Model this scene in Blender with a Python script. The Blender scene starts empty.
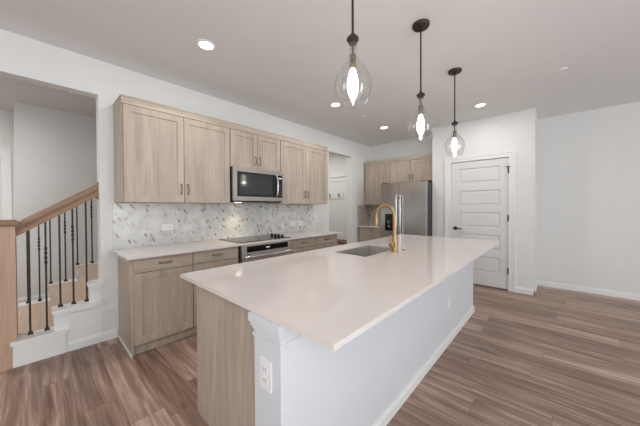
import bpy, bmesh, math, random
from mathutils import Vector, Matrix
random.seed(7)
C = bpy.context.scene.collection
PI = math.pi

# ---------------------------------------------------------------- camera
def make_camera():
    f, yaw, cx, cz, v0, roll, pitch = 258.2108, -.7409, 3.2125, 1.28, 210.3337, -.0040, -.0121
    s, c = math.sin(yaw), math.cos(yaw); cp, sp = math.cos(pitch), math.sin(pitch); cr, sr = math.cos(roll), math.sin(roll)
    R = Vector((c, -s, 0)); F = Vector((s, c, 0)); U = Vector((0, 0, 1))
    F2 = F*cp + U*sp; U2 = U*cp - F*sp
    R3 = cr*R + sr*U2; U3 = cr*U2 - sr*R
    cam = bpy.data.cameras.new('camera'); o = bpy.data.objects.new('camera', cam); C.objects.link(o)
    M = Matrix((R3, U3, -F2)).transposed().to_4x4(); M.translation = Vector((cx, 0, cz))
    o.matrix_world = M
    cam.sensor_width = 36; cam.sensor_fit = 'HORIZONTAL'; cam.lens = f/640*36
    cam.shift_y = -(213-v0)/640; cam.clip_start = .02
    bpy.context.scene.camera = o
make_camera()

# ---------------------------------------------------------------- world, lights, exposure
sc = bpy.context.scene
sc.view_settings.view_transform = 'Standard'; sc.view_settings.look = 'None'
sc.view_settings.exposure = 0.0; sc.view_settings.gamma = 1.0; sc.view_settings.use_curve_mapping = False
w = bpy.data.worlds.new('world'); sc.world = w; w.use_nodes = True
w.node_tree.nodes['Background'].inputs[0].default_value = (.85, .92, 1, 1)
w.node_tree.nodes['Background'].inputs[1].default_value = 1.0
def area(name, loc, direction, sx, sy, power, col):
    l = bpy.data.lights.new(name, 'AREA'); l.shape = 'RECTANGLE'; l.size = sx; l.size_y = sy; l.energy = power; l.color = col
    o = bpy.data.objects.new(name, l); C.objects.link(o); o.location = loc
    o.rotation_euler = Vector(direction).to_track_quat('-Z', 'Z').to_euler()
    return o
area('window_daylight', (4.0, -3.9, 1.35), (0, 1, 0), 4.6, 2.0, 8, (.9, .95, 1))
area('window_daylight', (9.9, 1.6, 1.55), (-1, 0, 0), 4.8, 2.0, 215, (.85, .93, 1))
area('added_upward_fill', (6.4, -1.3, .06), (0, 0, 1), 5.4, 4.0, 190, (.82, .91, 1))  # unseen lamp near the floor, added to brighten ceiling and walls
area('added_camera_side_fill', (3.7, -1.2, 2.6), (-.35, .15, -1), 1.0, 1.0, 26, (1, .98, .95))  # unseen fill lamp behind the camera, added to lift the lower cabinets
area('hall_fill_light', (-1.0, -1.5, 2.6), (0, 0, -1), .5, .5, 36, (1, .985, .96))  # unseen fill added over the hall, no fixture modelled
area('mudroom_fill_light', (-.9, 4.0, 2.6), (0, 0, -1), .4, .4, 11, (1, .98, .95))  # unseen fill added to light the mud room, no fixture modelled
CAN_POWER = 5.4
PENDANT_POWER = 2.0

# ---------------------------------------------------------------- materials
def srgb(r, g, b):
    def t(x):
        x /= 255
        return x/12.92 if x <= .04045 else ((x+.055)/1.055)**2.4
    return (t(r), t(g), t(b), 1)
def newmat(name):
    m = bpy.data.materials.new(name); m.use_nodes = True
    nt = m.node_tree; return m, nt, nt.nodes['Principled BSDF']
def N(nt, t, **k):
    n = nt.nodes.new(t)
    for a, b in k.items(): setattr(n, a, b)
    return n
def plain(name, col, rough=.5, metal=0, bump=0, bscale=200, spec=.5, var=.02):
    m, nt, p = newmat(name)
    p.inputs['Roughness'].default_value = rough; p.inputs['Metallic'].default_value = metal
    p.inputs['Specular IOR Level'].default_value = spec
    tc = N(nt, 'ShaderNodeTexCoord'); no = N(nt, 'ShaderNodeTexNoise'); no.inputs['Scale'].default_value = 6
    nt.links.new(tc.outputs['Object'], no.inputs['Vector'])
    mx = N(nt, 'ShaderNodeMix', data_type='RGBA')
    mx.inputs['A'].default_value = [c*(1-var) for c in col[:3]]+[1]; mx.inputs['B'].default_value = [min(1, c*(1+var)) for c in col[:3]]+[1]
    nt.links.new(no.outputs['Fac'], mx.inputs['Factor']); nt.links.new(mx.outputs['Result'], p.inputs['Base Color'])
    if bump:
        n2 = N(nt, 'ShaderNodeTexNoise'); n2.inputs['Scale'].default_value = bscale
        nt.links.new(tc.outputs['Object'], n2.inputs['Vector'])
        b = N(nt, 'ShaderNodeBump'); b.inputs['Strength'].default_value = bump; b.inputs['Distance'].default_value = .002
        nt.links.new(n2.outputs['Fac'], b.inputs['Height']); nt.links.new(b.outputs['Normal'], p.inputs['Normal'])
    return m
def ramp(nt, stops, interp='LINEAR'):
    r = N(nt, 'ShaderNodeValToRGB'); r.color_ramp.interpolation = interp
    e = r.color_ramp.elements
    while len(e) < len(stops): e.new(.5)
    for i, (pos, col) in enumerate(stops): e[i].position = pos; e[i].color = col
    return r
def wood(name, dark, light, axis, rough=.5, scale=1.0):
    """grain running along axis"""
    m, nt, p = newmat(name); p.inputs['Roughness'].default_value = rough; p.inputs['Specular IOR Level'].default_value = .3
    tc = N(nt, 'ShaderNodeTexCoord'); oi = N(nt, 'ShaderNodeObjectInfo')
    ad = N(nt, 'ShaderNodeVectorMath', operation='ADD')
    mu = N(nt, 'ShaderNodeMath', operation='MULTIPLY'); mu.inputs[1].default_value = 9
    nt.links.new(oi.outputs['Random'], mu.inputs[0])
    nt.links.new(tc.outputs['Object'], ad.inputs[0]); nt.links.new(mu.outputs[0], ad.inputs[1])
    def grain(across, along, sc_, det):
        mp = N(nt, 'ShaderNodeMapping'); s = [across]*3; s['xyz'.index(axis)] = along; mp.inputs['Scale'].default_value = s
        nt.links.new(ad.outputs[0], mp.inputs['Vector'])
        no = N(nt, 'ShaderNodeTexNoise'); no.inputs['Scale'].default_value = sc_; no.inputs['Detail'].default_value = det; no.inputs['Distortion'].default_value = .8
        nt.links.new(mp.outputs[0], no.inputs['Vector']); return no
    a = grain(11*scale, .9*scale, 1.2, 5); b = grain(70*scale, 2*scale, 1.5, 3)
    mx = N(nt, 'ShaderNodeMix', data_type='FLOAT'); mx.inputs['Factor'].default_value = .45
    nt.links.new(a.outputs['Fac'], mx.inputs['A']); nt.links.new(b.outputs['Fac'], mx.inputs['B'])
    r = ramp(nt, [(.3, dark), (.7, light)])
    nt.links.new(mx.outputs['Result'], r.inputs['Fac']); nt.links.new(r.outputs['Color'], p.inputs['Base Color'])
    return m
def floor_mat():
    m, nt, p = newmat('vinyl_plank_floor')
    tc = N(nt, 'ShaderNodeTexCoord')
    br = N(nt, 'ShaderNodeTexBrick'); br.offset = 0; br.squash = 1
    br.inputs['Color1'].default_value = (0, 0, 0, 1); br.inputs['Color2'].default_value = (1, 1, 1, 1); br.inputs['Mortar'].default_value = (.5, .5, .5, 1)
    br.inputs['Scale'].default_value = 1; br.inputs['Mortar Size'].default_value = .0012; br.inputs['Brick Width'].default_value = 1.22; br.inputs['Row Height'].default_value = .178
    br.inputs['Bias'].default_value = 0
    sx = N(nt, 'ShaderNodeSeparateXYZ'); nt.links.new(tc.outputs['Object'], sx.inputs[0])
    dv = N(nt, 'ShaderNodeMath', operation='DIVIDE'); dv.inputs[1].default_value = .178; nt.links.new(sx.outputs['Y'], dv.inputs[0])
    fl = N(nt, 'ShaderNodeMath', operation='FLOOR'); nt.links.new(dv.outputs[0], fl.inputs[0])
    wn = N(nt, 'ShaderNodeTexWhiteNoise', noise_dimensions='1D'); nt.links.new(fl.outputs[0], wn.inputs['W'])
    ma = N(nt, 'ShaderNodeMath', operation='MULTIPLY_ADD'); ma.inputs[1].default_value = 1.22; nt.links.new(wn.outputs['Value'], ma.inputs[0]); nt.links.new(sx.outputs['X'], ma.inputs[2])
    cx = N(nt, 'ShaderNodeCombineXYZ'); nt.links.new(ma.outputs[0], cx.inputs['X']); nt.links.new(sx.outputs['Y'], cx.inputs['Y'])
    nt.links.new(cx.outputs[0], br.inputs['Vector'])
    mu = N(nt, 'ShaderNodeVectorMath', operation='SCALE'); mu.inputs['Scale'].default_value = 7
    nt.links.new(br.outputs['Color'], mu.inputs[0])
    ad = N(nt, 'ShaderNodeVectorMath', operation='ADD'); nt.links.new(tc.outputs['Object'], ad.inputs[0]); nt.links.new(mu.outputs[0], ad.inputs[1])
    def gr(sx, sy, det, dist):
        mp = N(nt, 'ShaderNodeMapping'); mp.inputs['Scale'].default_value = (sx, sy, 1); nt.links.new(ad.outputs[0], mp.inputs['Vector'])
        no = N(nt, 'ShaderNodeTexNoise'); no.inputs['Scale'].default_value = 1; no.inputs['Detail'].default_value = det; no.inputs['Distortion'].default_value = dist
        nt.links.new(mp.outputs[0], no.inputs['Vector']); return no
    a = gr(1.1, 15, 5, 1.6); b = gr(3, 80, 3, .5)
    m1 = N(nt, 'ShaderNodeMix', data_type='FLOAT'); m1.inputs['Factor'].default_value = .3
    nt.links.new(a.outputs['Fac'], m1.inputs['A']); nt.links.new(b.outputs['Fac'], m1.inputs['B'])
    m2 = N(nt, 'ShaderNodeMix', data_type='FLOAT'); m2.inputs['Factor'].default_value = .14
    nt.links.new(m1.outputs['Result'], m2.inputs['A']); nt.links.new(br.outputs['Color'], m2.inputs['B'])
    r = ramp(nt, [(.32, srgb(108, 84, 71)), (.5, srgb(155, 127, 112)), (.66, srgb(200, 172, 156))])
    nt.links.new(m2.outputs['Result'], r.inputs['Fac'])
    mx = N(nt, 'ShaderNodeMix', data_type='RGBA'); mx.inputs['B'].default_value = srgb(70, 54, 46)
    sc_ = N(nt, 'ShaderNodeMath', operation='MULTIPLY'); sc_.inputs[1].default_value = .6
    nt.links.new(br.outputs['Fac'], sc_.inputs[0]); nt.links.new(sc_.outputs[0], mx.inputs['Factor'])
    nt.links.new(r.outputs['Color'], mx.inputs['A']); nt.links.new(mx.outputs['Result'], p.inputs['Base Color'])
    p.inputs['Roughness'].default_value = .38; p.inputs['Specular IOR Level'].default_value = .4
    bp = N(nt, 'ShaderNodeBump'); bp.inputs['Strength'].default_value = .15; bp.inputs['Distance'].default_value = .001
    nt.links.new(m1.outputs['Result'], bp.inputs['Height']); nt.links.new(bp.outputs['Normal'], p.inputs['Normal'])
    return m
def splash_mat(name, base, flecks, dens):
    """leaf shaped stone mosaic: two crossed layers of stretched cells, a few of them coloured"""
    m, nt, p = newmat(name); p.inputs['Roughness'].default_value = .25
    tc = N(nt, 'ShaderNodeTexCoord')
    prev = None
    no = N(nt, 'ShaderNodeTexNoise'); no.inputs['Scale'].default_value = 9; no.inputs['Detail'].default_value = 4
    nt.links.new(tc.outputs['Object'], no.inputs['Vector'])
    r0 = ramp(nt, [(.35, base[0]), (.65, base[1])]); nt.links.new(no.outputs['Fac'], r0.inputs['Fac']); prev = r0.outputs['Color']
    for k, ang in enumerate((.55, -.5)):
        mp = N(nt, 'ShaderNodeMapping'); mp.inputs['Rotation'].default_value = (ang, 0, 0); mp.vector_type = 'POINT'
        nt.links.new(tc.outputs['Object'], mp.inputs['Vector'])
        m2 = N(nt, 'ShaderNodeMapping'); m2.inputs['Scale'].default_value = (30, 40, 17); m2.inputs['Location'].default_value = (k*3.3, k*5.1, k*7.7)
        nt.links.new(mp.outputs[0], m2.inputs['Vector'])
        vo = N(nt, 'ShaderNodeTexVoronoi'); vo.inputs['Scale'].default_value = 1; vo.inputs['Randomness'].default_value = .8
        nt.links.new(m2.outputs[0], vo.inputs['Vector'])
        sp = N(nt, 'ShaderNodeSeparateColor'); nt.links.new(vo.outputs['Color'], sp.inputs['Color'])
        sel = N(nt, 'ShaderNodeMath', operation='GREATER_THAN'); sel.inputs[1].default_value = 1-dens; nt.links.new(sp.outputs[0], sel.inputs[0])
        inn = N(nt, 'ShaderNodeMapRange'); inn.inputs['From Min'].default_value = .50; inn.inputs['From Max'].default_value = .34
        nt.links.new(vo.outputs['Distance'], inn.inputs['Value'])
        fa = N(nt, 'ShaderNodeMath', operation='MULTIPLY'); nt.links.new(sel.outputs[0], fa.inputs[0]); nt.links.new(inn.outputs['Result'], fa.inputs[1])
        rc = ramp(nt, [(i/len(flecks), c) for i, c in enumerate(flecks)], 'CONSTANT'); nt.links.new(sp.outputs[1], rc.inputs['Fac'])
        mx = N(nt, 'ShaderNodeMix', data_type='RGBA'); nt.links.new(fa.outputs[0], mx.inputs['Factor']); nt.links.new(prev, mx.inputs['A']); nt.links.new(rc.outputs['Color'], mx.inputs['B'])
        prev = mx.outputs['Result']
        # thin grey joints between the cells
        ve = N(nt, 'ShaderNodeTexVoronoi', feature='DISTANCE_TO_EDGE'); ve.inputs['Scale'].default_value = 1; ve.inputs['Randomness'].default_value = .8
        nt.links.new(m2.outputs[0], ve.inputs['Vector'])
        lt = N(nt, 'ShaderNodeMath', operation='LESS_THAN'); lt.inputs[1].default_value = .025; nt.links.new(ve.outputs['Distance'], lt.inputs[0])
        ls = N(nt, 'ShaderNodeMath', operation='MULTIPLY'); ls.inputs[1].default_value = .3 if k == 0 else 0; nt.links.new(lt.outputs[0], ls.inputs[0])
        m3 = N(nt, 'ShaderNodeMix', data_type='RGBA'); m3.inputs['B'].default_value = srgb(190, 184, 178)
        nt.links.new(ls.outputs[0], m3.inputs['Factor']); nt.links.new(prev, m3.inputs['A']); prev = m3.outputs['Result']
    nt.links.new(prev, p.inputs['Base Color'])
    return m
def brushed(name, col, axis, rough=.28):
    m, nt, p = newmat(name); p.inputs['Metallic'].default_value = 1; p.inputs['Base Color'].default_value = col
    tc = N(nt, 'ShaderNodeTexCoord'); mp = N(nt, 'ShaderNodeMapping'); s = [300]*3; s['xyz'.index(axis)] = 3; mp.inputs['Scale'].default_value = s
    nt.links.new(tc.outputs['Object'], mp.inputs['Vector'])
    no = N(nt, 'ShaderNodeTexNoise'); no.inputs['Scale'].default_value = 1; nt.links.new(mp.outputs[0], no.inputs['Vector'])
    mr = N(nt, 'ShaderNodeMapRange'); mr.inputs['To Min'].default_value = rough-.07; mr.inputs['To Max'].default_value = rough+.07
    nt.links.new(no.outputs['Fac'], mr.inputs['Value']); nt.links.new(mr.outputs['Result'], p.inputs['Roughness'])
    return m
def glass_mat():
    m = bpy.data.materials.new('clear_seeded_glass'); m.use_nodes = True; nt = m.node_tree; nt.nodes.clear()
    o = N(nt, 'ShaderNodeOutputMaterial'); t = N(nt, 'ShaderNodeBsdfTransparent'); t.inputs[0].default_value = (.97, .97, .965, 1)
    g = N(nt, 'ShaderNodeBsdfGlossy'); g.inputs['Roughness'].default_value = .03
    lw = N(nt, 'ShaderNodeLayerWeight'); lw.inputs['Blend'].default_value = .25
    mr = N(nt, 'ShaderNodeMapRange'); mr.inputs['To Min'].default_value = .32; mr.inputs['To Max'].default_value = .92
    nt.links.new(lw.outputs['Facing'], mr.inputs['Value'])
    tc = N(nt, 'ShaderNodeTexCoord'); no = N(nt, 'ShaderNodeTexNoise'); no.inputs['Scale'].default_value = 25
    nt.links.new(tc.outputs['Object'], no.inputs['Vector'])
    b = N(nt, 'ShaderNodeBump'); b.inputs['Strength'].default_value = .25; b.inputs['Distance'].default_value = .003
    nt.links.new(no.outputs['Fac'], b.inputs['Height']); nt.links.new(b.outputs['Normal'], g.inputs['Normal'])
    mx = N(nt, 'ShaderNodeMixShader'); pw = N(nt, 'ShaderNodeMath', operation='POWER'); pw.inputs[1].default_value = 2.2
    nt.links.new(mr.outputs['Result'], pw.inputs[0])
    nt.links.new(pw.outputs[0], mx.inputs[0]); nt.links.new(t.outputs[0], mx.inputs[1]); nt.links.new(g.outputs[0], mx.inputs[2])
    nt.links.new(mx.outputs[0], o.inputs[0])
    return m
def emit(name, col, strength):
    m, nt, p = newmat(name); p.inputs['Base Color'].default_value = (.9, .9, .9, 1)
    p.inputs['Emission Color'].default_value = col; p.inputs['Emission Strength'].default_value = strength
    return m

WALL = plain('wall_paint', srgb(232, 231, 228), .7, bump=.12, bscale=120)
CEIL = plain('ceiling_paint', srgb(232, 231, 229), .8, bump=.2, bscale=90)
ISLP = plain('island_white_paint', srgb(221, 223, 226), .5)
TRIM = plain('white_trim_paint', srgb(238, 238, 236), .4)
DOORP = plain('white_door_paint', srgb(228, 227, 224), .45)
FLOOR = floor_mat()
CD, CL = srgb(164, 149, 134), srgb(206, 191, 177)
CABZ = wood('greige_oak_upright', CD, CL, 'z'); CABX = wood('greige_oak_lying_x', CD, CL, 'x'); CABY = wood('greige_oak_lying_y', CD, CL, 'y')
OAK = wood('red_oak_stain', srgb(136, 108, 86), srgb(172, 142, 118), 'y'); OAKZ = wood('newel_oak', srgb(178, 147, 124), srgb(206, 176, 152), 'z')
TREAD = wood('stair_tread_oak', srgb(192, 169, 150), srgb(214, 193, 175), 'x', .45)
BENCHW = wood('dark_bench_wood', srgb(92, 66, 48), srgb(128, 94, 70), 'x')
def quartz_mat():
    m = plain('white_quartz', srgb(226, 218, 213), .09, var=.015); return m
QUARTZ = quartz_mat()
SPLASH = splash_mat('leaf_marble_mosaic', (srgb(212, 212, 208), srgb(232, 231, 227)), (srgb(164, 152, 136), srgb(205, 198, 188), srgb(184, 169, 146), srgb(212, 207, 198), srgb(158, 151, 142), srgb(208, 196, 178)), .2)
STEEL = brushed('brushed_stainless', srgb(202, 201, 199), 'x', .24)
STEELY = brushed('brushed_stainless_wide', srgb(178, 175, 172), 'y', .32)
STEELO = brushed('oven_stainless', srgb(232, 231, 230), 'y', .42)
SINKM = plain('sink_stainless', srgb(196, 192, 187), .36, metal=.75)
HANDLE = brushed('handle_stainless', srgb(215, 215, 215), 'z', .2)
BLACK = plain('black_glass', srgb(14, 14, 15), .06)
DARKB = plain('black_plastic', srgb(24, 24, 25), .4)
MWGLASS = plain('microwave_glass', srgb(52, 57, 55), .08)
FRSIDE = plain('dark_grey_side', srgb(58, 57, 57), .5)
GOLD = plain('brushed_gold', srgb(184, 152, 110), .36, metal=1)
BRONZE = plain('antique_bronze', srgb(150, 130, 104), .35, metal=1)
SOCK = plain('aged_brass_socket', srgb(112, 96, 78), .4, metal=1)
ORB = plain('oil_rubbed_bronze', srgb(66, 56, 48), .45, metal=.6)
IRON = plain('black_iron', srgb(48, 42, 39), .5, metal=.3)
PLATE = plain('white_plastic', srgb(240, 240, 238), .35)
SLOT = plain('slot_grey', srgb(120, 120, 118), .5)
GLASS = glass_mat()
BULB = emit('glowing_bulb', (1, .96, .9, 1), 12)
CANLENS = emit('glowing_lens', (1, .97, .92, 1), 9)
LAMPM = emit('hood_lamp_lens', (1, .85, .65, 1), 6)
DISP = emit('display_digits', (.75, .85, 1, 1), .12)

# ---------------------------------------------------------------- building helpers
ORG = {}
def thing(name, label, cat, loc=(0, 0, 0), group=None):
    o = bpy.data.objects.new(name, None); C.objects.link(o); o.empty_display_size = .05
    o.location = loc; o['label'] = label; o['category'] = cat
    if group: o['group'] = group
    ORG[o.name] = Vector(loc); return o
def obj(name, bm, mat, parent=None, smooth=False, org=None, bevel=0):
    """links bm (drawn in place, room coordinates) as ONE mesh object; a child shares its parent's origin"""
    if bevel: bmesh.ops.bevel(bm, geom=[e for e in bm.edges if e.is_manifold and e.calc_face_angle(0) > .6], offset=bevel, segments=2, profile=.6, affect='EDGES', clamp_overlap=True)
    base = ORG[parent.name] if parent else Vector(org or (0, 0, 0))
    if base.length: bmesh.ops.translate(bm, verts=bm.verts, vec=-base)
    bmesh.ops.recalc_face_normals(bm, faces=bm.faces)
    me = bpy.data.meshes.new(name); bm.to_mesh(me); bm.free(); me.materials.append(mat)
    if smooth:
        me.shade_smooth(); me.set_sharp_from_angle(angle=.75)
    o = bpy.data.objects.new(name, me); C.objects.link(o)
    if parent: o.parent = parent
    else: o.location = base
    ORG[o.name] = base; return o
def tag(o, label, cat, group=None):
    o['label'] = label; o['category'] = cat
    if group: o['group'] = group
    return o
def struct(name, bm, mat, parent=None, **k):
    o = obj(name, bm, mat, parent, **k)
    if not parent: o['kind'] = 'structure'
    return o
def dup(root, loc, label=None, group=None):
    r = root.copy(); C.objects.link(r); r.location = loc
    if label: r['label'] = label
    if group: r['group'] = group
    def rec(a, b):
        for ch in list(a.children):
            c = ch.copy(); C.objects.link(c); c.parent = b; rec(ch, c)
    rec(root, r); ORG[r.name] = Vector(loc); return r
def B(*boxes):
    bm = bmesh.new()
    for b in boxes: addbox(bm, *b)
    return bm
def addbox(bm, x0, x1, y0, y1, z0, z1):
    v = [bm.verts.new((x, y, z)) for x in (x0, x1) for y in (y0, y1) for z in (z0, z1)]
    for f in ((0, 1, 3, 2), (4, 6, 7, 5), (0, 4, 5, 1), (2, 3, 7, 6), (0, 2, 6, 4), (1, 5, 7, 3)): bm.faces.new([v[i] for i in f])
def lathe(bm, prof, c=(0, 0, 0), n=24, axis='z', cap=True):
    rings = []
    for r, h in prof:
        ring = []
        for i in range(n):
            a = 2*PI*i/n; p, q = r*math.cos(a), r*math.sin(a)
            co = {'z': (p, q, h), 'x': (h, p, q), 'y': (p, h, q)}[axis]
            ring.append(bm.verts.new((c[0]+co[0], c[1]+co[1], c[2]+co[2])))
        rings.append(ring)
    for a, b in zip(rings, rings[1:]):
        for i in range(n): bm.faces.new((a[i], a[(i+1) % n], b[(i+1) % n], b[i]))
    if cap: bm.faces.new(rings[0]); bm.faces.new(rings[-1])
    return bm
def L(prof, c=(0, 0, 0), n=24, axis='z', cap=True): return lathe(bmesh.new(), prof, c, n, axis, cap)
def tube(bm, pts, r, n=10):
    pts = [Vector(p) for p in pts]; rings = []
    rr = r if isinstance(r, (list, tuple)) else [r]*len(pts)
    ref = None
    for i, p in enumerate(pts):
        d = (pts[min(i+1, len(pts)-1)]-pts[max(i-1, 0)]).normalized()
        if ref is None: ref = d.orthogonal().normalized()
        ref = (ref-d*ref.dot(d)).normalized(); s = d.cross(ref)
        rings.append([bm.verts.new(p+rr[i]*(math.cos(2*PI*k/n)*ref+math.sin(2*PI*k/n)*s)) for k in range(n)])
    for a, b in zip(rings, rings[1:]):
        for k in range(n): bm.faces.new((a[k], a[(k+1) % n], b[(k+1) % n], b[k]))
    bm.faces.new(rings[0]); bm.faces.new(rings[-1]); return bm
def extrude_poly(pts, axis, a, b, bm=None):
    """2D polygon pts extruded along axis from a to b; pts are the other two coordinates in order"""
    bm = bm or bmesh.new(); fr = []
    for h in (a, b):
        fr.append([bm.verts.new({'x': (h, p, q), 'y': (p, h, q), 'z': (p, q, h)}[axis]) for p, q in pts])
    n = len(pts)
    for i in range(n): bm.faces.new((fr[0][i], fr[0][(i+1) % n], fr[1][(i+1) % n], fr[1][i]))
    bm.faces.new(fr[0]); bm.faces.new(fr[1]); return bm

# ---------------------------------------------------------------- the setting
H = 2.685; YB = 5.235; T = .13
XR, YR = 10.0, -4.0          # right and rear walls, outside the photo
YW = 5.474                   # far wall on the right
OP0, OP1, OPZ = -1.7, .398, 2.356
D0, D1, DZ = 3.7675, 4.504, 2.352
struct('floor', B((-3.2, XR+.2, YR-.2, YW+.2, -.1, 0)), FLOOR)
struct('ceiling', B((-3.2, XR+.2, YR-.2, YW+.2, H, H+.1)), CEIL)
struct('wall_left', B((-T, 0, YR, OP0, 0, H), (-T, 0, OP0, OP1, OPZ, H), (-T, 0, OP1, D0, 0, H), (-T, 0, D0, D1, DZ, H), (-T, 0, D1, YB, 0, H)), WALL)
PX0, PX1, PY = 1.565, 2.985, 4.80
DX0, DX1, DH = 1.875, 2.677, 2.024
struct('wall_kitchen_end', B((-T, PX0, YB, YB+T, 0, H)), WALL)
struct('wall_pantry', B((PX0, DX0-.02, PY, PY+.12, 0, H), (DX0-.02, DX1+.02, PY, PY+.12, DH+.02, H), (DX1+.02, PX1, PY, PY+.12, 0, H),
                        (PX0, PX0+.1, PY+.12, YB+T, 0, H), (PX1-.1, PX1, PY+.12, YW+.12, 0, H), (PX0+.1, PX1-.1, YW, YW+.12, 0, H)), WALL)
struct('wall_far', B((PX1, XR+.12, YW, YW+.12, 0, H)), WALL)
wx0, wx1, wz0, wz1 = 1.6, 6.4, .25, 2.4
struct('wall_rear', B((-T, wx0, YR-.12, YR, 0, H), (wx1, XR+.12, YR-.12, YR, 0, H), (wx0, wx1, YR-.12, YR, 0, wz0), (wx0, wx1, YR-.12, YR, wz1, H)), WALL)
wy0, wy1, vz0, vz1 = -.9, 4.1, .5, 2.6
struct('wall_right', B((XR, XR+.12, YR, wy0, 0, H), (XR, XR+.12, wy1, YW, 0, H), (XR, XR+.12, wy0, wy1, 0, vz0), (XR, XR+.12, wy0, wy1, vz1, H)), WALL)
bm = B((wx0, wx1, YR-.1, YR-.02, wz0, wz0+.06), (wx0, wx1, YR-.1, YR-.02, wz1-.06, wz1))
for i in range(4):
    x = wx0+(wx1-wx0-.06)*i/3; addbox(bm, x, x+.06, YR-.1, YR-.02, wz0+.06, wz1-.06)
struct('window_1', bm, TRIM)
bm = B((XR+.02, XR+.1, wy0, wy1, vz0, vz0+.06), (XR+.02, XR+.1, wy0, wy1, vz1-.06, vz1))
for i in range(4):
    y = wy0+(wy1-wy0-.06)*i/3; addbox(bm, XR+.02, XR+.1, y, y+.06, vz0+.06, vz1-.06)
struct('window_2', bm, TRIM)
# hall behind the stair opening and the mud room
HX = -2.05
struct('wall_hall', B((HX-.12, HX, -.2, 3.0, 0, H), (-2.6, HX-.12, -.2, -.08, 0, H), (-2.72, -2.6, YR, -.36-.86, 0, H), (-2.72, -2.6, -.34, -.08, 0, H),
                      (-2.72, -2.6, -1.22, -.34, 2.05, H), (-2.72, -T, YR-.12, YR, 0, H), (HX, -T, 2.9, 3.02, 0, H)), WALL)
struct('wall_mudroom', B((-2.4, -T, 4.9, 5.02, 0, H), (-2.4, -2.28, 3.02, 4.9, 0, H)), WALL)

def base_prof(t=.013, h=.083):
    return [(0, 0), (t, 0), (t, h-.02), (t*.75, h-.012), (t*.55, h), (0, h)]
def baseboard(name, segs):
    """segs: (axis, a, b, wall coordinate, direction out of the wall)"""
    bm = bmesh.new()
    for ax, a, b, c, d in segs:
        pr = base_prof()
        if ax == 'y': extrude_poly([(c+d*p, q) for p, q in pr], 'y', a, b, bm)
        else: extrude_poly([(c+d*p, q) for p, q in pr], 'x', a, b, bm)
    return struct(name, bm, TRIM)
baseboard('baseboard_left', [('y', .17, .520, 0, 1), ('y', 3.325, D0, 0, 1), ('y', D1, 4.6, 0, 1), ('y', YR, OP0, 0, 1)])
baseboard('baseboard_pantry', [('x', DX1+.094, PX1+.013, PY, -1), ('x', PX0, DX0-.085, PY, -1), ('y', PY-.013, YW, PX1, 1)])
baseboard('baseboard_far', [('x', PX1+.013, XR, YW, -1)])
baseboard('baseboard_right', [('y', YR, YW, XR, -1)])
baseboard('baseboard_rear', [('x', 0, XR, YR, 1)])
baseboard('baseboard_hall', [('y', -.2, 2.9, HX, 1), ('y', YR, -1.33, -2.6, 1)])

# pantry door: five panels, knob, hinges, casing
def casing(name, x0, x1, ztop, y, w=.085, t=.018):
    bm = bmesh.new()
    for a, b, c, d in ((x0-w, x0, 0, ztop+w), (x1, x1+w, 0, ztop+w), (x0, x1, ztop, ztop+w)):
        addbox(bm, a, b, y-t*.6, y, c, d)
    addbox(bm, x0-w, x0-w+.03, y-t, y-t*.6, 0, ztop+w); addbox(bm, x1+w-.03, x1+w, y-t, y-t*.6, 0, ztop+w); addbox(bm, x0-w+.03, x1+w-.03, y-t, y-t*.6, ztop+w-.03, ztop+w)
    addbox(bm, x0, x0+.012, y-.004, y+.11, 0, ztop); addbox(bm, x1-.012, x1, y-.004, y+.11, 0, ztop); addbox(bm, x0, x1, y-.004, y+.11, ztop-.004, ztop)
    return struct(name, bm, TRIM)
casing('trim_1', DX0-.012, DX1+.012, DH+.008, PY)
def panel_leaf(bm, x0, x1, z0, z1, y, panels, flip=None):
    """leaf with front at y facing -y; panels (px0,px1,pz0,pz1) sunk with a raised field"""
    addbox(bm, x0, x1, y+.016, y+.036, z0, z1)
    px0, px1 = panels[0][0], panels[0][1]
    addbox(bm, x0, px0, y, y+.016, z0, z1); addbox(bm, px1, x1, y, y+.016, z0, z1)
    zs = [z0]+[z for p in panels for z in p[2:]]+[z1]
    for a, b in zip(zs[::2], zs[1::2]): addbox(bm, px0, px1, y, y+.016, a, b)
    for a, b, c, d in panels:
        q = .016
        v = [bm.verts.new(p) for p in ((a+q, y+.0162, c+q), (b-q, y+.0162, c+q), (b-q, y+.0162, d-q), (a+q, y+.0162, d-q))]
        q = .034
        u = [bm.verts.new(p) for p in ((a+q, y+.005, c+q), (b-q, y+.005, c+q), (b-q, y+.005, d-q), (a+q, y+.005, d-q))]
        for i in range(4): bm.faces.new((v[i], v[(i+1) % 4], u[(i+1) % 4], u[i]))
        bm.faces.new(u)
pans = [(2.0, 2.575, z0, z0+.245) for z0 in (.232, .588, .944, 1.297, 1.668)]
bm = bmesh.new(); panel_leaf(bm, DX0+.003, DX1-.003, .018, DH, PY+.012, pans)
door = struct('door_1', bm, DOORP)
bm = L([(.030, .0), (.030, -.006), (.024, -.010), (.011, -.012), (.011, -.045), (.014, -.047), (.014, -.06), (.009, -.062)], (1.945, PY+.012, .915), 20, 'y')
tube(bm, [(1.945, PY-.042, .915), (1.975, PY-.043, .915), (2.055, PY-.040, .913)], [.010, .009, .007], 8)
lv = obj('door_handle', bm, ORB, door, smooth=True)
for z in (.302, 1.105, 1.83):
    bm = L([(.009, -.048), (.009, .048)], (DX1+.001, PY-.002, z), 10); addbox(bm, DX1-.006, DX1+.009, PY+.004, PY+.012, z-.044, z+.044)
    h = obj('hinge', bm, ORB, door)
    if z > 1.8:
        bm = bmesh.new(); tube(bm, [(DX1-.035, PY-.03, z+.052), (DX1, PY-.01, z+.05), (DX1+.03, PY-.03, z+.052)], .005, 8); addbox(bm, DX1-.012, DX1+.012, PY-.012, PY, z+.04, z+.06)
        obj('hinge_door_stop', bm, BRONZE, door)
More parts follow.
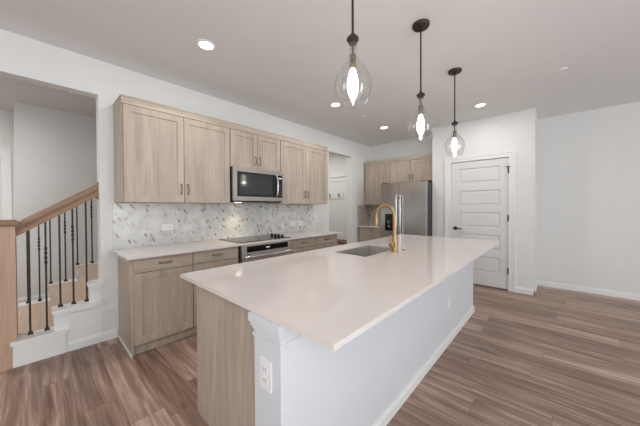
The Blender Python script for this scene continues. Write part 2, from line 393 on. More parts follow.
# hall door far left, half seen
bm = bmesh.new(); hp = [(-1.1, -.45, .25, .9), (-1.1, -.45, 1.05, 1.88)]
panel_leaf(bm, -1.21, -.345, .01, 2.03, 0, hp)
for v in bm.verts: v.co = Vector((-2.61-v.co.y, v.co.x, v.co.z))
hd = struct('door_2', bm, DOORP)
obj('door_knob', L([(.026, 0), (.011, .01), (.011, .03), (.028, .05), (.015, .07)], (-2.61, -1.14, .95), 16, 'x'), ORB, hd, smooth=True)
struct('trim_2', B((-2.6, -2.585, -1.30, -1.215, 0, 2.12), (-2.6, -2.585, -.34, -.25, 0, 2.12), (-2.6, -2.585, -1.215, -.34, 2.035, 2.12)), TRIM)

# ---------------------------------------------------------------- staircase
st = thing('staircase', 'oak stairs with white painted skirt rising behind the left wall opening', 'stairs', (-.6, -.13, 0))
NOSE = lambda k: -.160+.233*k          # nose of tread k (0 = first)
TZ = lambda k: .212+.182*k
NS = 8
for k in range(NS):
    y0 = NOSE(k); y1 = NOSE(k+1)+.03
    obj('tread', B((-1.10, -.135, y0, y1, TZ(k)-.03, TZ(k))), TREAD, st, bevel=.006)
    obj('riser', B((-1.10, -.135, y0+.028, y0+.043, TZ(k-1) if k else 0, TZ(k)-.03)), TREAD, st)
# near painted caps the balusters stand on, only where the wall is open
for k in range(3):
    y1 = min(NOSE(k+1)+.1, .42) if k < 2 else .42
    bm = B((-.135, .032, NOSE(k), min(y1, OP1-.001), TZ(k)-.03, TZ(k)))
    if y1 > OP1: addbox(bm, .001, .032, OP1-.001, y1, TZ(k)-.03, TZ(k))
    if k < 2:  # the return runs a little under the next step
        pass
    o = obj('tread_cap', bm, TRIM, st); o['label'] = 'white painted tread end'
    bm = B((.0, .018, NOSE(k)+.012, y1-.012, TZ(k)-.05, TZ(k)-.03)); obj('cove_moulding', bm, TRIM, st)
for k in range(NS):
    obj('tread_cap', B((-1.26, -1.10, NOSE(k), NOSE(k+1)+.02, TZ(k)-.03, TZ(k))), TRIM, st)
pts = [(NOSE(0)+.012, 0)]
for k in range(3): pts += [(NOSE(k)+.012, TZ(k)-.03), (NOSE(k+1)+.012 if k < 2 else OP1, TZ(k)-.03)]
pts += [(OP1, 0)]
obj('skirt_board', extrude_poly(pts, 'x', -.13, .0), TRIM, st)
pts = [(NOSE(0)+.012, 0)]
for k in range(NS): pts += [(NOSE(k)+.012, TZ(k)-.03), (NOSE(k+1)+.012, TZ(k)-.03)]
pts += [(NOSE(NS)+.012, 0)]
obj('skirt_board', extrude_poly(pts, 'x', -1.24, -1.12), TRIM, st)
obj('skirt_moulding', B((0, .012, NOSE(0)+.012, .158, 0, TZ(0)-.05), (0, .010, .170, .20, .083, .30), (0, .010, .170, .523, .30, .335)), TRIM, st)

def railing(x, label, ys, twist, newel):
    r = thing('stair_railing', label, 'railing', (x, -.13, 0))
    rz = lambda y: 1.05+.675*(y+.12)
    if newel:
        nb = B((x-.085, x+.085, -.295, -.125, 0, 1.135), (x-.09, x+.09, -.30, -.12, 1.05, 1.065))
        addbox(nb, x-.09, x+.09, -.3, -.12, 0.0, .11)
        n = obj('newel_post', nb, OAKZ, r)
        obj('post_cap', B((x-.094, x+.094, -.304, -.116, 1.135, 1.15), (x-.108, x+.108, -.318, -.102, 1.15, 1.172), (x-.088, x+.088, -.298, -.122, 1.172, 1.186)), OAK, n, bevel=.006)
    # moulded handrail
    prof = [(-.03, .0), (.03, 0), (.03, .03), (.022, .042), (.033, .062), (.031, .082), (.018, .098), (-.018, .098), (-.031, .082), (-.033, .062), (-.022, .042), (-.03, .03)]
    bm = bmesh.new(); fr = []
    ye = OP1-.012 if newel else 1.2
    for y in (-.125, ye): fr.append([bm.verts.new((x+p, y, rz(y)+q*1.1)) for p, q in prof])
    m = len(prof)
    for i in range(m): bm.faces.new((fr[0][i], fr[0][(i+1) % m], fr[1][(i+1) % m], fr[1][i]))
    bm.faces.new(fr[0]); bm.faces.new(fr[1])
    hr = obj('handrail', bm, OAK, r)
    if newel: obj('rosette', B((x-.045, x+.045, OP1-.013, OP1, rz(OP1)-.03, rz(OP1)+.13)), OAK, hr, bevel=.004)
    for i, (y, k) in enumerate(ys):
        z0, z1 = TZ(k), rz(y)+.002
        bm = B((x-.0065, x+.0065, y-.0065, y+.0065, z0, z1))
        if i % 2 == twist:
            zm = z0+.58
            for j in range(4): lathe(bm, [(.0065, zm+j*.04), (.0105, zm+.012+j*.04), (.0105, zm+.02+j*.04), (.0065, zm+.033+j*.04)], (x, y, 0), 8, cap=False)
        b = obj('baluster', bm, IRON, r)
        bs = bmesh.new(); w0, w1 = .017, .011
        lo = [bs.verts.new((x+a*w0, y+c*w0, z0)) for a, c in ((-1, -1), (1, -1), (1, 1), (-1, 1))]; up = [bs.verts.new((x+a*w0, y+c*w0, z0+.008)) for a, c in ((-1, -1), (1, -1), (1, 1), (-1, 1))]
        tp = [bs.verts.new((x+a*w1, y+c*w1, z0+.022)) for a, c in ((-1, -1), (1, -1), (1, 1), (-1, 1))]
        for a, c in ((lo, up), (up, tp)):
            for i4 in range(4): bs.faces.new((a[i4], a[(i4+1) % 4], c[(i4+1) % 4], c[i4]))
        bs.faces.new(lo); bs.faces.new(tp)
        obj('shoe', bs, IRON, b)
    return r
railing(-.08, 'oak handrail with square newel post and black iron balusters, nearer of the two stair railings', [(-.054, 0), (.043, 0), (.129, 1), (.215, 1), (.307, 1)], 1, True)
railing(-1.18, 'railing with black iron balusters along the far side of the stairs, behind the nearer railing', [(-.085, 0), (.005, 0), (.095, 1), (.22, 1), (.327, 2), (.465, 2), (.56, 3), (.67, 3), (.79, 4), (.9, 4)], 1, False)

# ---------------------------------------------------------------- cabinet kit
# A face is described in its own frame: s runs along the wall, z up, d out of the wall; put() turns that into room axes.
def put_A(s0, s1, d0, d1, z0, z1): return (d0, d1, s0, s1, z0, z1)          # left wall: d = x, s = y
def put_B(s0, s1, d0, d1, z0, z1): return (s0, s1, YB-d1, YB-d0, z0, z1)    # end wall: d = YB - y, s = x
def shaker(put, s0, s1, d, z0, z1, w=.06):
    bm = bmesh.new(); t = .02
    for b in ((s0, s0+w, d, d+t, z0, z1), (s1-w, s1, d, d+t, z0, z1), (s0+w, s1-w, d, d+t, z0, z0+w), (s0+w, s1-w, d, d+t, z1-w, z1), (s0+w, s1-w, d, d+t-.009, z0+w, z1-w)): addbox(bm, *put(*b))
    return bm
def pull(put, s, d, z, vertical, ln=.1):
    """small bar pull on two feet"""
    bm = bmesh.new(); h = ln/2
    def P(a, dd, b):
        x = put(a, a, dd, dd, b, b); return Vector((x[0], x[2], x[4]))
    seq = [(-h, .004), (-h*.86, .022), (-h*.4, .028), (0, .03), (h*.4, .028), (h*.86, .022), (h, .004)]
    pts = [P(s, d+dd, z+a) if vertical else P(s+a, d+dd, z) for a, dd in seq]
    tube(bm, pts, [.008, .006, .0055, .006, .0055, .006, .008], 8); return bm
def upper(put, s0, s1, z0, z1, D, n, label, wood_=CABZ, hz=.14, pulls=True, gap=.003):
    c = put((s0+s1)/2, (s0+s1)/2, 0, 0, z0, z0)
    r = thing('wall_cabinet', label, 'cabinet', (c[0], c[2], z0))
    obj('body', B(put(s0, s1, .002, D-.021, z0, z1)), wood_, r)
    w = (s1-s0)/n
    for i in range(n):
        a, b = s0+i*w+gap, s0+(i+1)*w-gap
        d = obj('door', shaker(put, a, b, D-.02, z0+.003, z1-.003), wood_, r)
        if pulls and n == 2:
            obj('handle', pull(put, b-.03 if i == 0 else a+.03, D, z0+hz, True), BRONZE, d, smooth=True)
    return r
def base_unit(put, s0, s1, D, top, label, handle=True, grain=CABY, drawers=1, doors=1, toe=.09):
    c = put((s0+s1)/2, (s0+s1)/2, 0, 0, 0, 0)
    r = thing('base_cabinet', label, 'cabinet', (c[0], c[2], 0))
    obj('body', B(put(s0, s1, .002, D-.021, toe, top)), CABZ, r)
    obj('toe_kick', B(put(s0, s1, .002, D-.045, 0, toe)), CABZ, r)
    if drawers == 1:
        zd = top-.135
        dr = obj('drawer', B(put(s0+.003, s1-.003, D-.02, D, zd, top-.006)), grain, r, bevel=.002)
        obj('handle', pull(put, (s0+s1)/2, D, (zd+top-.006)/2, False), BRONZE, dr, smooth=True)
        w = (s1-s0)/doors
        for i in range(doors): obj('door', shaker(put, s0+i*w+.003, s0+(i+1)*w-.003, D-.02, toe+.003, zd-.006), CABZ, r)
    else:
        zt = top-.006; hs = (zt-toe-.14)/(drawers-1)
        for i in range(drawers):
            hh = .14 if i == 0 else hs
            dr = obj('drawer', B(put(s0+.003, s1-.003, D-.02, D, zt-hh+.006, zt)), grain, r, bevel=.002)
            obj('handle', pull(put, (s0+s1)/2, D, zt-hh/2+.003, False), BRONZE, dr, smooth=True); zt -= hh
    return r

# ---------------------------------------------------------------- left wall run
CT, CB = .874, .853
D_B = .556
b1 = base_unit(put_A, .545, 1.033, D_B, CB, 'greige oak base cabinet with one drawer at the left end of the wall run')
obj('end_panel', B((.002, D_B-.021, .532, .5445, 0, CB)), CABZ, b1)
obj('shoe_moulding', B((.014, D_B-.018, .521, .532, 0, .018)), TRIM, b1)
base_unit(put_A, 1.035, 1.532, D_B, CB, 'greige oak base cabinet with one drawer directly left of the built-in oven')
base_unit(put_A, 2.314, 2.805, D_B, CB, 'greige oak base cabinet with one drawer directly right of the built-in oven')
b4 = base_unit(put_A, 2.807, 3.306, D_B, CB, 'greige oak base cabinet at the right end of the left wall run')
obj('end_panel', B((.002, D_B, 3.306, 3.322, 0, CB)), CABZ, b4)
tag(obj('countertop', B((.012, .632, .484, 3.352, CB, CT)), QUARTZ, bevel=.003, org=(.3, 1.9, CB)), 'long white quartz countertop along the left wall under the wall cabinets', 'countertop')
tag(obj('backsplash', B((.001, .011, .495, 3.325, CT-.021, 1.331)), SPLASH, org=(0, 1.9, CT)), 'pale leaf-pattern mosaic backsplash on the left wall behind the cooktop', 'backsplash')

UZ0, UZ1 = 1.333, 2.222
UD = .345
u1 = upper(put_A, .524, 1.550, UZ0, UZ1, UD, 2, 'wide two-door oak wall cabinet left of the microwave')
obj('end_panel', B((.002, UD-.021, .512, .523, UZ0, UZ1)), CABZ, u1)
upper(put_A, 1.556, 2.314, 1.770, UZ1, UD, 2, 'short two-door oak wall cabinet directly above the microwave', hz=.11)
u3 = upper(put_A, 2.320, 3.312, UZ0, UZ1, UD, 2, 'tall two-door oak wall cabinet right of the microwave, by the mud room doorway')
obj('end_panel', B((.002, UD, 3.313, 3.328, UZ0, UZ1)), CABZ, u3)
bm = B((.002, UD+.002, .511, 3.331, UZ1+.001, UZ1+.062)); addbox(bm, .002, UD+.006, .508, 3.335, UZ1+.062, UZ1+.072)
tag(obj('crown_moulding', bm, CABY, org=(.17, 1.9, UZ1), bevel=.002), 'long flat oak crown strip topping the wall cabinets on the left wall', 'moulding')

# microwave
MX = .405; M0, M1, MZ0, MZ1 = 1.558, 2.312, 1.352, 1.768
mw = thing('microwave', 'stainless over-range microwave under the short wall cabinet', 'microwave', (.2, 1.93, MZ0))
obj('body', B((.013, MX-.03, M0, M1, MZ0, MZ1)), DARKB, mw)
dm1 = M1-.135
bm = B((MX-.029, MX, M0, M1, MZ1-.052, MZ1), (MX-.029, MX, M0, M1, MZ0+.012, MZ0+.062), (MX-.029, MX, M0, M0+.05, MZ0+.062, MZ1-.052), (MX-.029, MX, M1-.018, M1, MZ0+.062, MZ1-.052))
dr = obj('door', bm, STEELY, mw, bevel=.002)
obj('window', B((MX-.029, MX-.004, M0+.051, dm1, MZ0+.064, MZ1-.054)), DARKB, dr)
obj('window_glass', B((MX-.0039, MX-.001, M0+.085, dm1-.055, MZ0+.095, MZ1-.085)), MWGLASS, dr)
obj('control_panel', B((MX-.029, MX-.003, dm1+.001, M1-.0185, MZ0+.064, MZ1-.054)), BLACK, mw)
for i in range(5):
    for j in range(3): obj('key', B((MX-.003, MX-.002, dm1+.055+.02*j, dm1+.066+.02*j, MZ0+.09+.034*i, MZ0+.098+.034*i)), SLOT, mw)
obj('display', B((MX-.003, MX-.002, dm1+.05, dm1+.11, MZ1-.10, MZ1-.085)), DISP, mw)
zc = (MZ0+MZ1)/2+.005; bm = bmesh.new()
tube(bm, [(MX-.004, dm1+.005, zc-.145), (MX+.02, dm1+.005, zc-.145), (MX+.037, dm1+.008, zc-.1), (MX+.045, dm1+.01, zc), (MX+.037, dm1+.008, zc+.1), (MX+.02, dm1+.005, zc+.145), (MX-.004, dm1+.005, zc+.145)], .0115, 10)
obj('handle', bm, HANDLE, mw, smooth=True)
obj('vent_strip', B((.05, MX-.035, M0+.03, M1-.03, MZ0-.004, MZ0)), DARKB, mw)
obj('task_lamp', B((.09, .14, M0+.19, M0+.27, MZ0-.007, MZ0-.004)), LAMPM, mw)
l = bpy.data.lights.new('task_lamp_light', 'SPOT'); l.energy = 6.5; l.color = (1, .82, .62); l.spot_size = 2.2; l.spot_blend = .8; l.shadow_soft_size = .06
lo = bpy.data.objects.new('task_lamp_light', l); C.objects.link(lo); lo.location = (.13, M0+.23, MZ0-.02); lo.rotation_euler = (0, math.radians(-14), 0)

# cooktop and built-in oven
ct = thing('cooktop', 'black glass electric cooktop set in the left wall counter', 'cooktop', (.31, 1.92, CT))
obj('glass_top', B((.06, .565, 1.545, 2.305, CT, CT+.007)), BLACK, ct, bevel=.003)
bm = bmesh.new()
for x, y, r in ((.19, 1.72, .075), (.43, 1.72, .1), (.19, 2.0, .1), (.43, 2.0, .075)):
    for q in (r, r*.6):
        n = 40
        a = [bm.verts.new((x+q*math.cos(2*PI*i/n), y+q*math.sin(2*PI*i/n), CT+.0074)) for i in range(n)]; b = [bm.verts.new((x+(q-.003)*math.cos(2*PI*i/n), y+(q-.003)*math.sin(2*PI*i/n), CT+.0074)) for i in range(n)]
        for i in range(n): bm.faces.new((a[i], a[(i+1) % n], b[(i+1) % n], b[i]))
obj('burner_rings', bm, SLOT, ct)
for x in (.26, .335, .41, .49):
    k = obj('knob', L([(.019, 0), (.021, .004), (.019, .03), (.016, .034)], (x, 2.222, CT+.007), 18), DARKB, ct, smooth=True)
O0, O1, OX = 1.537, 2.309, .585
ov = thing('built_in_oven', 'stainless built-in oven under the cooktop', 'oven', (.3, 1.92, 0))
obj('body', B((.02, .552, O0+.002, O1-.002, .1, CB-.002)), DARKB, ov)
for y in (O0, O1-.018): obj('side_filler', B((.53, D_B, y, y+.018, .1, CB-.004)), DARKB, ov)
fr = obj('control_panel', B((.552, OX, O0+.02, O1-.02, .738, CB-.004)), STEELO, ov, bevel=.002)
obj('control_display', B((OX, OX+.002, O0+.085, O1-.075, 0.757, .825)), BLACK, fr)
obj('display', B((OX+.002, OX+.0025, 1.885, 1.945, .785, .80)), DISP, fr)
od = obj('door', B((.552, OX, O0+.02, O1-.02, .215, .732)), STEELO, ov, bevel=.002)
obj('window', B((OX, OX+.002, O0+.13, O1-.13, .33, .6)), BLACK, od)
bm = bmesh.new(); tube(bm, [(OX+.045, O0+.04, .708), (OX+.045, O1-.04, .708)], .012, 12)
for y in (O0+.09, O1-.09): tube(bm, [(OX-.002, y, .708), (OX+.045, y, .708)], .009, 8)
obj('handle', bm, HANDLE, od, smooth=True)
obj('lower_panel', B((.52, D_B, O0+.02, O1-.02, .1, .21)), CABY, ov)
obj('toe_kick', B((.02, .53, O0+.002, O1-.002, 0, .098)), CABZ, ov)

# outlets and switch
def outlet(name, label, x, y, z, face, wide=1, kind='outlet', tilt=False):
    """plate centred at (x,y,z); face 'x' or '-y'; tilt lays the sockets on their side"""
    r = thing(name, label, kind, (x, y, z))
    def bx(a0, a1, c0, c1, d0, d1):     # a across, c up, d out
        return (x+d0, x+d1, y+a0, y+a1, z+c0, z+c1) if face == 'x' else (x+a0, x+a1, y-d1, y-d0, z+c0, z+c1)
    hw, hh = (.035*wide, .0575)
    if tilt: hw, hh = hh, hw
    obj('cover_plate', B(bx(-hw, hw, -hh, hh, 0, .006)), PLATE, r, bevel=.002)
    for i in (-1, 1):
        bm = B(bx(-.016, .016, i*.021-.014, i*.021+.014, .006, .008)) if not tilt else B(bx(i*.021-.014, i*.021+.014, -.016, .016, .006, .008))
        s = obj('socket', bm, PLATE, r)
        q = bmesh.new()
        for j in (-.006, .006):
            if not tilt: addbox(q, *bx(j-.0015, j+.0015, i*.021-.002, i*.021+.008, .008, .0085))
            else: addbox(q, *bx(i*.021-.002, i*.021+.008, j-.0015, j+.0015, .008, .0085))
        obj('slots', q, SLOT, s)
    return r
outlet('power_outlet', 'white outlet laid sideways on the backsplash left of the cooktop', .011, .975, 1.065, 'x', tilt=True)
outlet('power_outlet', 'white outlet on the backsplash right of the cooktop, nearer of two', .011, 2.83, 1.01, 'x', tilt=True)
outlet('power_outlet', 'white outlet on the backsplash right of the cooktop, farther of two', .011, 3.01, 1.01, 'x', tilt=True)
sw = thing('light_switch', 'white switch plate on the wall between backsplash and mud room doorway', 'switch', (0, 3.42, 1.06))
obj('cover_plate', B((0, .006, 3.36, 3.48, 1.0, 1.115)), PLATE, sw, bevel=.002)
for y in (3.39, 3.45): obj('rocker', B((.006, .010, y-.016, y+.016, 1.025, 1.09)), PLATE, sw, bevel=.002)

# ---------------------------------------------------------------- end wall run with refrigerator
UB = YB-4.965
upper(put_B, .052, .648, 1.327, 2.20, UB, 1, 'single-door oak wall cabinet left of the refrigerator')
upper(put_B, .652, 1.56, 1.772, 2.20, UB, 2, 'short two-door oak cabinet above the refrigerator', hz=.10)
bm = B(put_B(.046, 1.562, .002, UB+.006, 2.201, 2.262)); addbox(bm, *put_B(.04, 1.562, .002, UB+.012, 2.262, 2.272))
tag(obj('crown_moulding', bm, CABX, org=(.8, 5.1, 2.2), bevel=.002), 'oak crown strip topping the cabinets above the refrigerator', 'moulding')
BD = YB-4.70
base_unit(put_B, .05, .655, BD-.025, CB, 'oak base cabinet of stacked drawers left of the refrigerator', grain=CABX, drawers=5)
tag(obj('countertop', B((.002, .665, 4.695, YB-.012, CB, CT)), QUARTZ, bevel=.003, org=(.33, 4.95, CB)), 'short quartz countertop left of the refrigerator', 'countertop')
SPLASH2 = splash_mat('grey_leaf_mosaic', (srgb(196, 188, 178), srgb(214, 206, 196)), (srgb(150, 138, 122), srgb(178, 168, 152), srgb(165, 148, 122), srgb(190, 182, 170), srgb(140, 132, 122)), .35)
tag(obj('backsplash', B((.001, .010, 4.73, YB-.001, CT, 1.327), (.010, .665, YB-.011, YB-.001, CT, 1.327)), SPLASH2, org=(0, 5.2, CT)), 'mosaic backsplash in the corner left of the refrigerator', 'backsplash')

FX0, FX1, FY, FZ = .695, 1.562, 4.50, 1.724
fx = 1.072
fr = thing('refrigerator', 'stainless side-by-side refrigerator with black water dispenser', 'refrigerator', ((FX0+FX1)/2, 4.85, 0))
obj('body', B((FX0+.005, FX1-.004, FY+.075, YB-.02, .02, FZ-.012)), FRSIDE, fr)
obj('grille', B((FX0+.02, FX1-.02, FY+.05, FY+.075, 0.0, .06)), DARKB, fr)
d1 = obj('door', B((FX0, fx-.003, FY, FY+.07, .07, FZ)), STEEL, fr, bevel=.008)
d2 = obj('door', B((fx+.003, FX1, FY, FY+.07, .07, FZ)), STEEL, fr, bevel=.008)
for x, d in ((fx-.035, d1), (fx+.04, d2)):
    bm = bmesh.new(); tube(bm, [(x, FY, 1.5), (x, FY-.04, 1.49), (x, FY-.05, 1.4), (x, FY-.05, .7), (x, FY-.04, .6), (x, FY, .59)], .014, 12)
    obj('handle', bm, HANDLE, d, smooth=True)
dp = obj('dispenser', B((.79, .945, FY-.004, FY, .83, 1.15)), BLACK, d1, bevel=.003)
obj('dispenser_panel', B((.805, .93, FY-.006, FY-.004, 1.07, 1.135)), DARKB, dp)
obj('paddle', B((.845, .885, FY-.012, FY-.004, .97, 1.02), (.85, .9, FY-.012, FY-.004, .9, .935)), SLOT, dp)
for x in (FX0+.06, FX1-.06): obj('hinge_cover', B((x-.04, x+.04, FY+.02, FY+.12, FZ+.0, FZ+.014)), DARKB, fr)

# ---------------------------------------------------------------- island
IX0, IX1, IY0, IY1 = 1.515, 2.730, .586, 3.65
KX = 2.472
SX0, SX1, SY0, SY1 = 1.735, 2.07, 1.80, 2.375
isl = thing('kitchen_island', 'long kitchen island base, white panelled side and oak end panel', 'island', (2.0, 2.1, 0))
bm = B((1.575, 2.33, .682, 1.74, .09, CB-.001), (1.575, 2.33, 2.45, 3.565, .09, CB-.001), (1.575, 1.66, 1.74, 2.45, .09, CB-.001), (2.2, 2.33, 1.74, 2.45, .09, CB-.001), (1.66, 2.2, 1.74, 2.45, .09, .55))
obj('cabinet_body', bm, CABZ, isl)
obj('toe_kick', B((1.62, 2.33, .682, 3.565, 0, .09)), CABZ, isl)
obj('end_panel', B((1.556, 2.32, .664, .682, 0, CB-.001)), CABZ, isl)
obj('end_panel', B((1.556, 2.33, 3.547, 3.565, 0, CB-.001)), CABZ, isl)
kw = obj('knee_wall', B((2.331, KX, .69, 3.565, 0, CB-.001)), ISLP, isl); kw['label'] = 'white painted side of the island'
col = obj('corner_column', B((2.305, KX+.001, .592, .7, 0, CB-.001)), ISLP, isl)
cp = bmesh.new()
for o_, z0, z1 in ((.005, .762, .775), (.005, .790, .803), (.011, .803, .820), (.018, .820, CB-.001)): addbox(cp, 2.305-o_, KX+o_*.8, .590-o_*.9, .70, z0, z1)
obj('capital', cp, ISLP, col, bevel=.004)
bm = bmesh.new(); extrude_poly([(KX+p, q) for p, q in base_prof(.014, .075)], 'y', .579, 3.58, bm); extrude_poly([(3.565+p, q) for p, q in base_prof(.014, .075)], 'x', 2.33, KX+.014, bm)
addbox(bm, 2.305, KX+.014, .579, .592, 0, .075)
obj('baseboard', bm, TRIM, isl)
# working side doors facing the aisle
ys = [.70, 1.16, 1.62, 2.5, 3.05, 3.54]
for a, b in zip(ys, ys[1:]):
    def put_I(s0, s1, d0, d1, z0, z1): return (1.575-d1, 1.575-d0, s0, s1, z0, z1)
    obj('door', shaker(put_I, a+.003, b-.003, .0, .095, CB-.01), CABZ, isl)
bm = B((IX0, SX0, IY0, IY1, CB, CT), (SX1, IX1, IY0, IY1, CB, CT), (SX0, SX1, IY0, SY0, CB, CT), (SX0, SX1, SY1, IY1, CB, CT))
bmesh.ops.remove_doubles(bm, verts=bm.verts, dist=1e-5)
tag(obj('countertop', bm, QUARTZ, org=(2.1, 2.1, CB)), 'large white quartz countertop covering the kitchen island', 'countertop')
sk = thing('kitchen_sink', 'stainless undermount sink sunk in the island countertop', 'sink', (1.9, 2.09, .62))
e = .012; zb = .63
bm = bmesh.new()
def basin(bm, o_, z_top, z_bot, inset):
    t = [bm.verts.new(p) for p in ((SX0-o_, SY0-o_, z_top), (SX1+o_, SY0-o_, z_top), (SX1+o_, SY1+o_, z_top), (SX0-o_, SY1+o_, z_top))]
    b = [bm.verts.new(p) for p in ((SX0-o_+inset, SY0-o_+inset, z_bot), (SX1+o_-inset, SY0-o_+inset, z_bot), (SX1+o_-inset, SY1+o_-inset, z_bot), (SX0-o_+inset, SY1+o_-inset, z_bot))]
    for i in range(4): bm.faces.new((t[i], t[(i+1) % 4], b[(i+1) % 4], b[i]))
    bm.faces.new(b); return t
t1 = basin(bm, -.0025, CT-.002, zb, .010); t2 = basin(bm, -.0005, CT-.002, zb-.012, .002)
for i in range(4): bm.faces.new((t1[i], t1[(i+1) % 4], t2[(i+1) % 4], t2[i]))
obj('basin', bm, SINKM, sk)
obj('drain', L([(.045, 0), (.045, .004), (.03, .003), (.012, .002)], (1.9, 2.15, zb), 24), HANDLE, sk, smooth=True)
fa = thing('kitchen_faucet', 'brushed gold gooseneck faucet standing beside the island sink', 'faucet', (2.14, 2.164, CT))
fxx, fyy = 2.14, 2.164
obj('base', L([(.030, 0), (.030, .006), (.026, .010), (.026, .13), (.024, .135)], (fxx, fyy, CT), 24), GOLD, fa, smooth=True)
bm = bmesh.new(); pts = [(fxx, fyy, CT+.12), (fxx, fyy, CT+.2), (fxx, fyy, 1.2)]
R_ = .092; zc = 1.2
for i in range(1, 13):
    a = PI*i/12; pts.append((fxx-R_+R_*math.cos(a), fyy, zc+R_*math.sin(a)))
pts.append((fxx-2*R_, fyy, 1.17))
tube(bm, pts, .0155, 14); obj('spout', bm, GOLD, fa, smooth=True)
obj('spray_head', L([(.0155, 1.19), (.019, 1.18), (.021, 1.125), (.018, 1.105), (.012, 1.104)], (fxx-2*R_, fyy, 0), 18), GOLD, fa, smooth=True)
bm = L([(.021, -.0), (.024, -.012), (.024, -.05), (.019, -.056)], (fxx, fyy-.02, .945), 18, 'y')
tube(bm, [(fxx, fyy-.055, .945), (fxx-.005, fyy-.058, .965), (fxx-.012, fyy-.06, 1.035)], [.007, .006, .0055], 8)
obj('lever_handle', bm, GOLD, fa, smooth=True)
tag(obj('air_switch_button', L([(.02, 0), (.02, .006), (.012, .008)], (2.15, 2.32, CT), 16), GOLD, org=(2.15, 2.32, CT), smooth=True), 'small round brass button on the island countertop behind the faucet', 'button')
outlet('power_outlet', 'white outlet on the white corner column of the island', 2.386, .592, .632, '-y')
outlet('power_outlet', 'white outlet low on the long white side of the island', KX, 2.61, .375, 'x')

# ---------------------------------------------------------------- pendants, recessed lights, ceiling fittings
def pendant():
    x, y = 2.435, 1.105
    r = thing('pendant_light', 'clear glass pendant lamp nearest the camera, its rod leaving the top of the photo', 'lamp', (x, y, H), 'glass pendant lamps over the island')
    c = (x, y, 0); c2 = (x, y, .012)
    obj('canopy', L([(.064, H), (.064, H-.014), (.058, H-.022), (.012, H-.026), (.010, H-.05)], c, 28), ORB, r, smooth=True)
    obj('rod', L([(.0062, H-.04), (.0062, 2.12)], c, 10), ORB, r, smooth=True)
    obj('collar', L([(.007, 2.150), (.011, 2.147), (.011, 2.130), (.029, 2.127), (.031, 2.122), (.031, 2.114), (.022, 2.110), (.0215, 2.098), (.007, 2.096)], (x, y, .024), 24), ORB, r, smooth=True)
    s = obj('socket', L([(.006, 2.112), (.006, 2.055), (.016, 2.05), (.0175, 1.985), (.013, 1.98)], c2, 18), SOCK, r, smooth=True)
    pr = [(.021, 2.116), (.0205, 2.07), (.023, 2.045), (.032, 2.02), (.049, 1.995), (.069, 1.97), (.084, 1.945), (.093, 1.915), (.095, 1.89), (.090, 1.86), (.080, 1.83), (.069, 1.805), (.063, 1.795)]
    obj('glass_shade', L(pr, c2, 40, cap=False), GLASS, r, smooth=True)
    obj('bulb', L([(.011, 1.985), (.013, 1.975), (.019, 1.955), (.026, 1.925), (.0285, 1.895), (.026, 1.865), (.017, 1.838), (.006, 1.826)], c2, 20), BULB, r, smooth=True)
    return r
p0 = pendant()
p1 = dup(p0, (2.435, 2.01, H), 'clear glass pendant lamp between the other two, middle of the row over the island')
p2 = dup(p0, (2.432, 2.925, H), 'clear glass pendant lamp farthest away, hanging before the pantry door')
def point(name, loc, power, col, r):
    l = bpy.data.lights.new(name, 'POINT'); l.energy = power; l.color = col; l.shadow_soft_size = r
    o = bpy.data.objects.new(name, l); C.objects.link(o); o.location = loc
for p in (p0, p1, p2): point('pendant_bulb_light', (p.location.x, p.location.y, 1.80), PENDANT_POWER, (1, .92, .8), .03)
def can(label):
    x, y = .975, .998
    r = thing('recessed_light', label, 'ceiling light', (x, y, H), 'recessed ceiling lights')
    obj('trim_ring', L([(.078, H), (.077, H-.006), (.06, H-.008), (.056, H-.003)], (x, y, 0), 32, cap=False), PLATE, r, smooth=True)
    obj('lens', L([(.057, H-.003), (.05, H-.005), (.002, H-.006)], (x, y, 0), 32), CANLENS, r)
    return r
cans = [can('round recessed ceiling light nearest the stair opening, above the wide wall cabinet')]
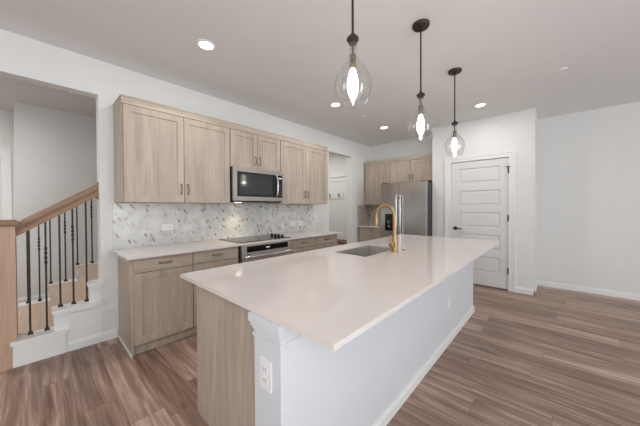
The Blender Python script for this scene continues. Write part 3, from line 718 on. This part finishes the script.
for x, y, lb in ((.975, 2.768, 'round recessed ceiling light over the aisle, second from the stair opening'), (.96, 4.15, 'round recessed ceiling light nearest the refrigerator'), (2.43, 4.15, 'round recessed ceiling light nearest the pantry door')):
    cans.append(dup(cans[0], (x, y, H), lb))
for c in cans:
    l = bpy.data.lights.new('recessed_lamp_light', 'AREA'); l.shape = 'DISK'; l.size = .1; l.energy = CAN_POWER; l.color = (1, .97, .94)
    o = bpy.data.objects.new('recessed_lamp_light', l); C.objects.link(o); o.location = (c.location.x, c.location.y, H-.012)
s1 = thing('sprinkler_cover', 'small white sprinkler cover on the ceiling between two recessed lights', 'sprinkler', (1.005, 3.405, H))
obj('cover', L([(.035, H), (.035, H-.006), (.03, H-.010)], (1.005, 3.405, 0), 24), PLATE, s1, smooth=True)
s2 = dup(s1, (3.257, 3.647, H), 'small white sprinkler cover on the ceiling at right, above the plain far wall')

# ---------------------------------------------------------------- mud room seen through the doorway
ht = thing('coat_rack_panel', 'white panelled coat rack on the mud room wall, dark hooks on its rail', 'coat rack', (-.75, 4.9, 0))
bm = B((-1.5, -.14, 4.885, 4.899, .505, 2.0), (-1.5, -.14, 4.85, 4.899, 2.0, 2.035), (-1.5, -.14, 4.872, 4.885, 1.9, 2.0))
for x in (-1.5, -1.15, -.22): addbox(bm, x, x+.08, 4.872, 4.885, .505, 1.9)
obj('back_panel', bm, TRIM, ht)
rl = obj('hook_rail', B((-1.49, -.5, 4.868, 4.884, 1.485, 1.62)), TRIM, ht)
for x in (-1.2, -.9, -.617):
    bm = B((x-.012, x+.012, 4.862, 4.868, 1.52, 1.60)); tube(bm, [(x, 4.862, 1.585), (x, 4.83, 1.59), (x, 4.815, 1.61)], .006, 8); tube(bm, [(x, 4.862, 1.54), (x, 4.835, 1.525), (x, 4.825, 1.55)], .006, 8)
    obj('hook', bm, ORB, rl)
bn = thing('mudroom_bench', 'dark wood topped bench at the foot of the mud room coat rack', 'bench', (-.8, 4.7, 0))
obj('seat', B((-1.5, -.14, 4.48, 4.898, .46, .50)), BENCHW, bn)
obj('front', B((-1.48, -.16, 4.50, 4.898, 0, .46)), TRIM, bn)
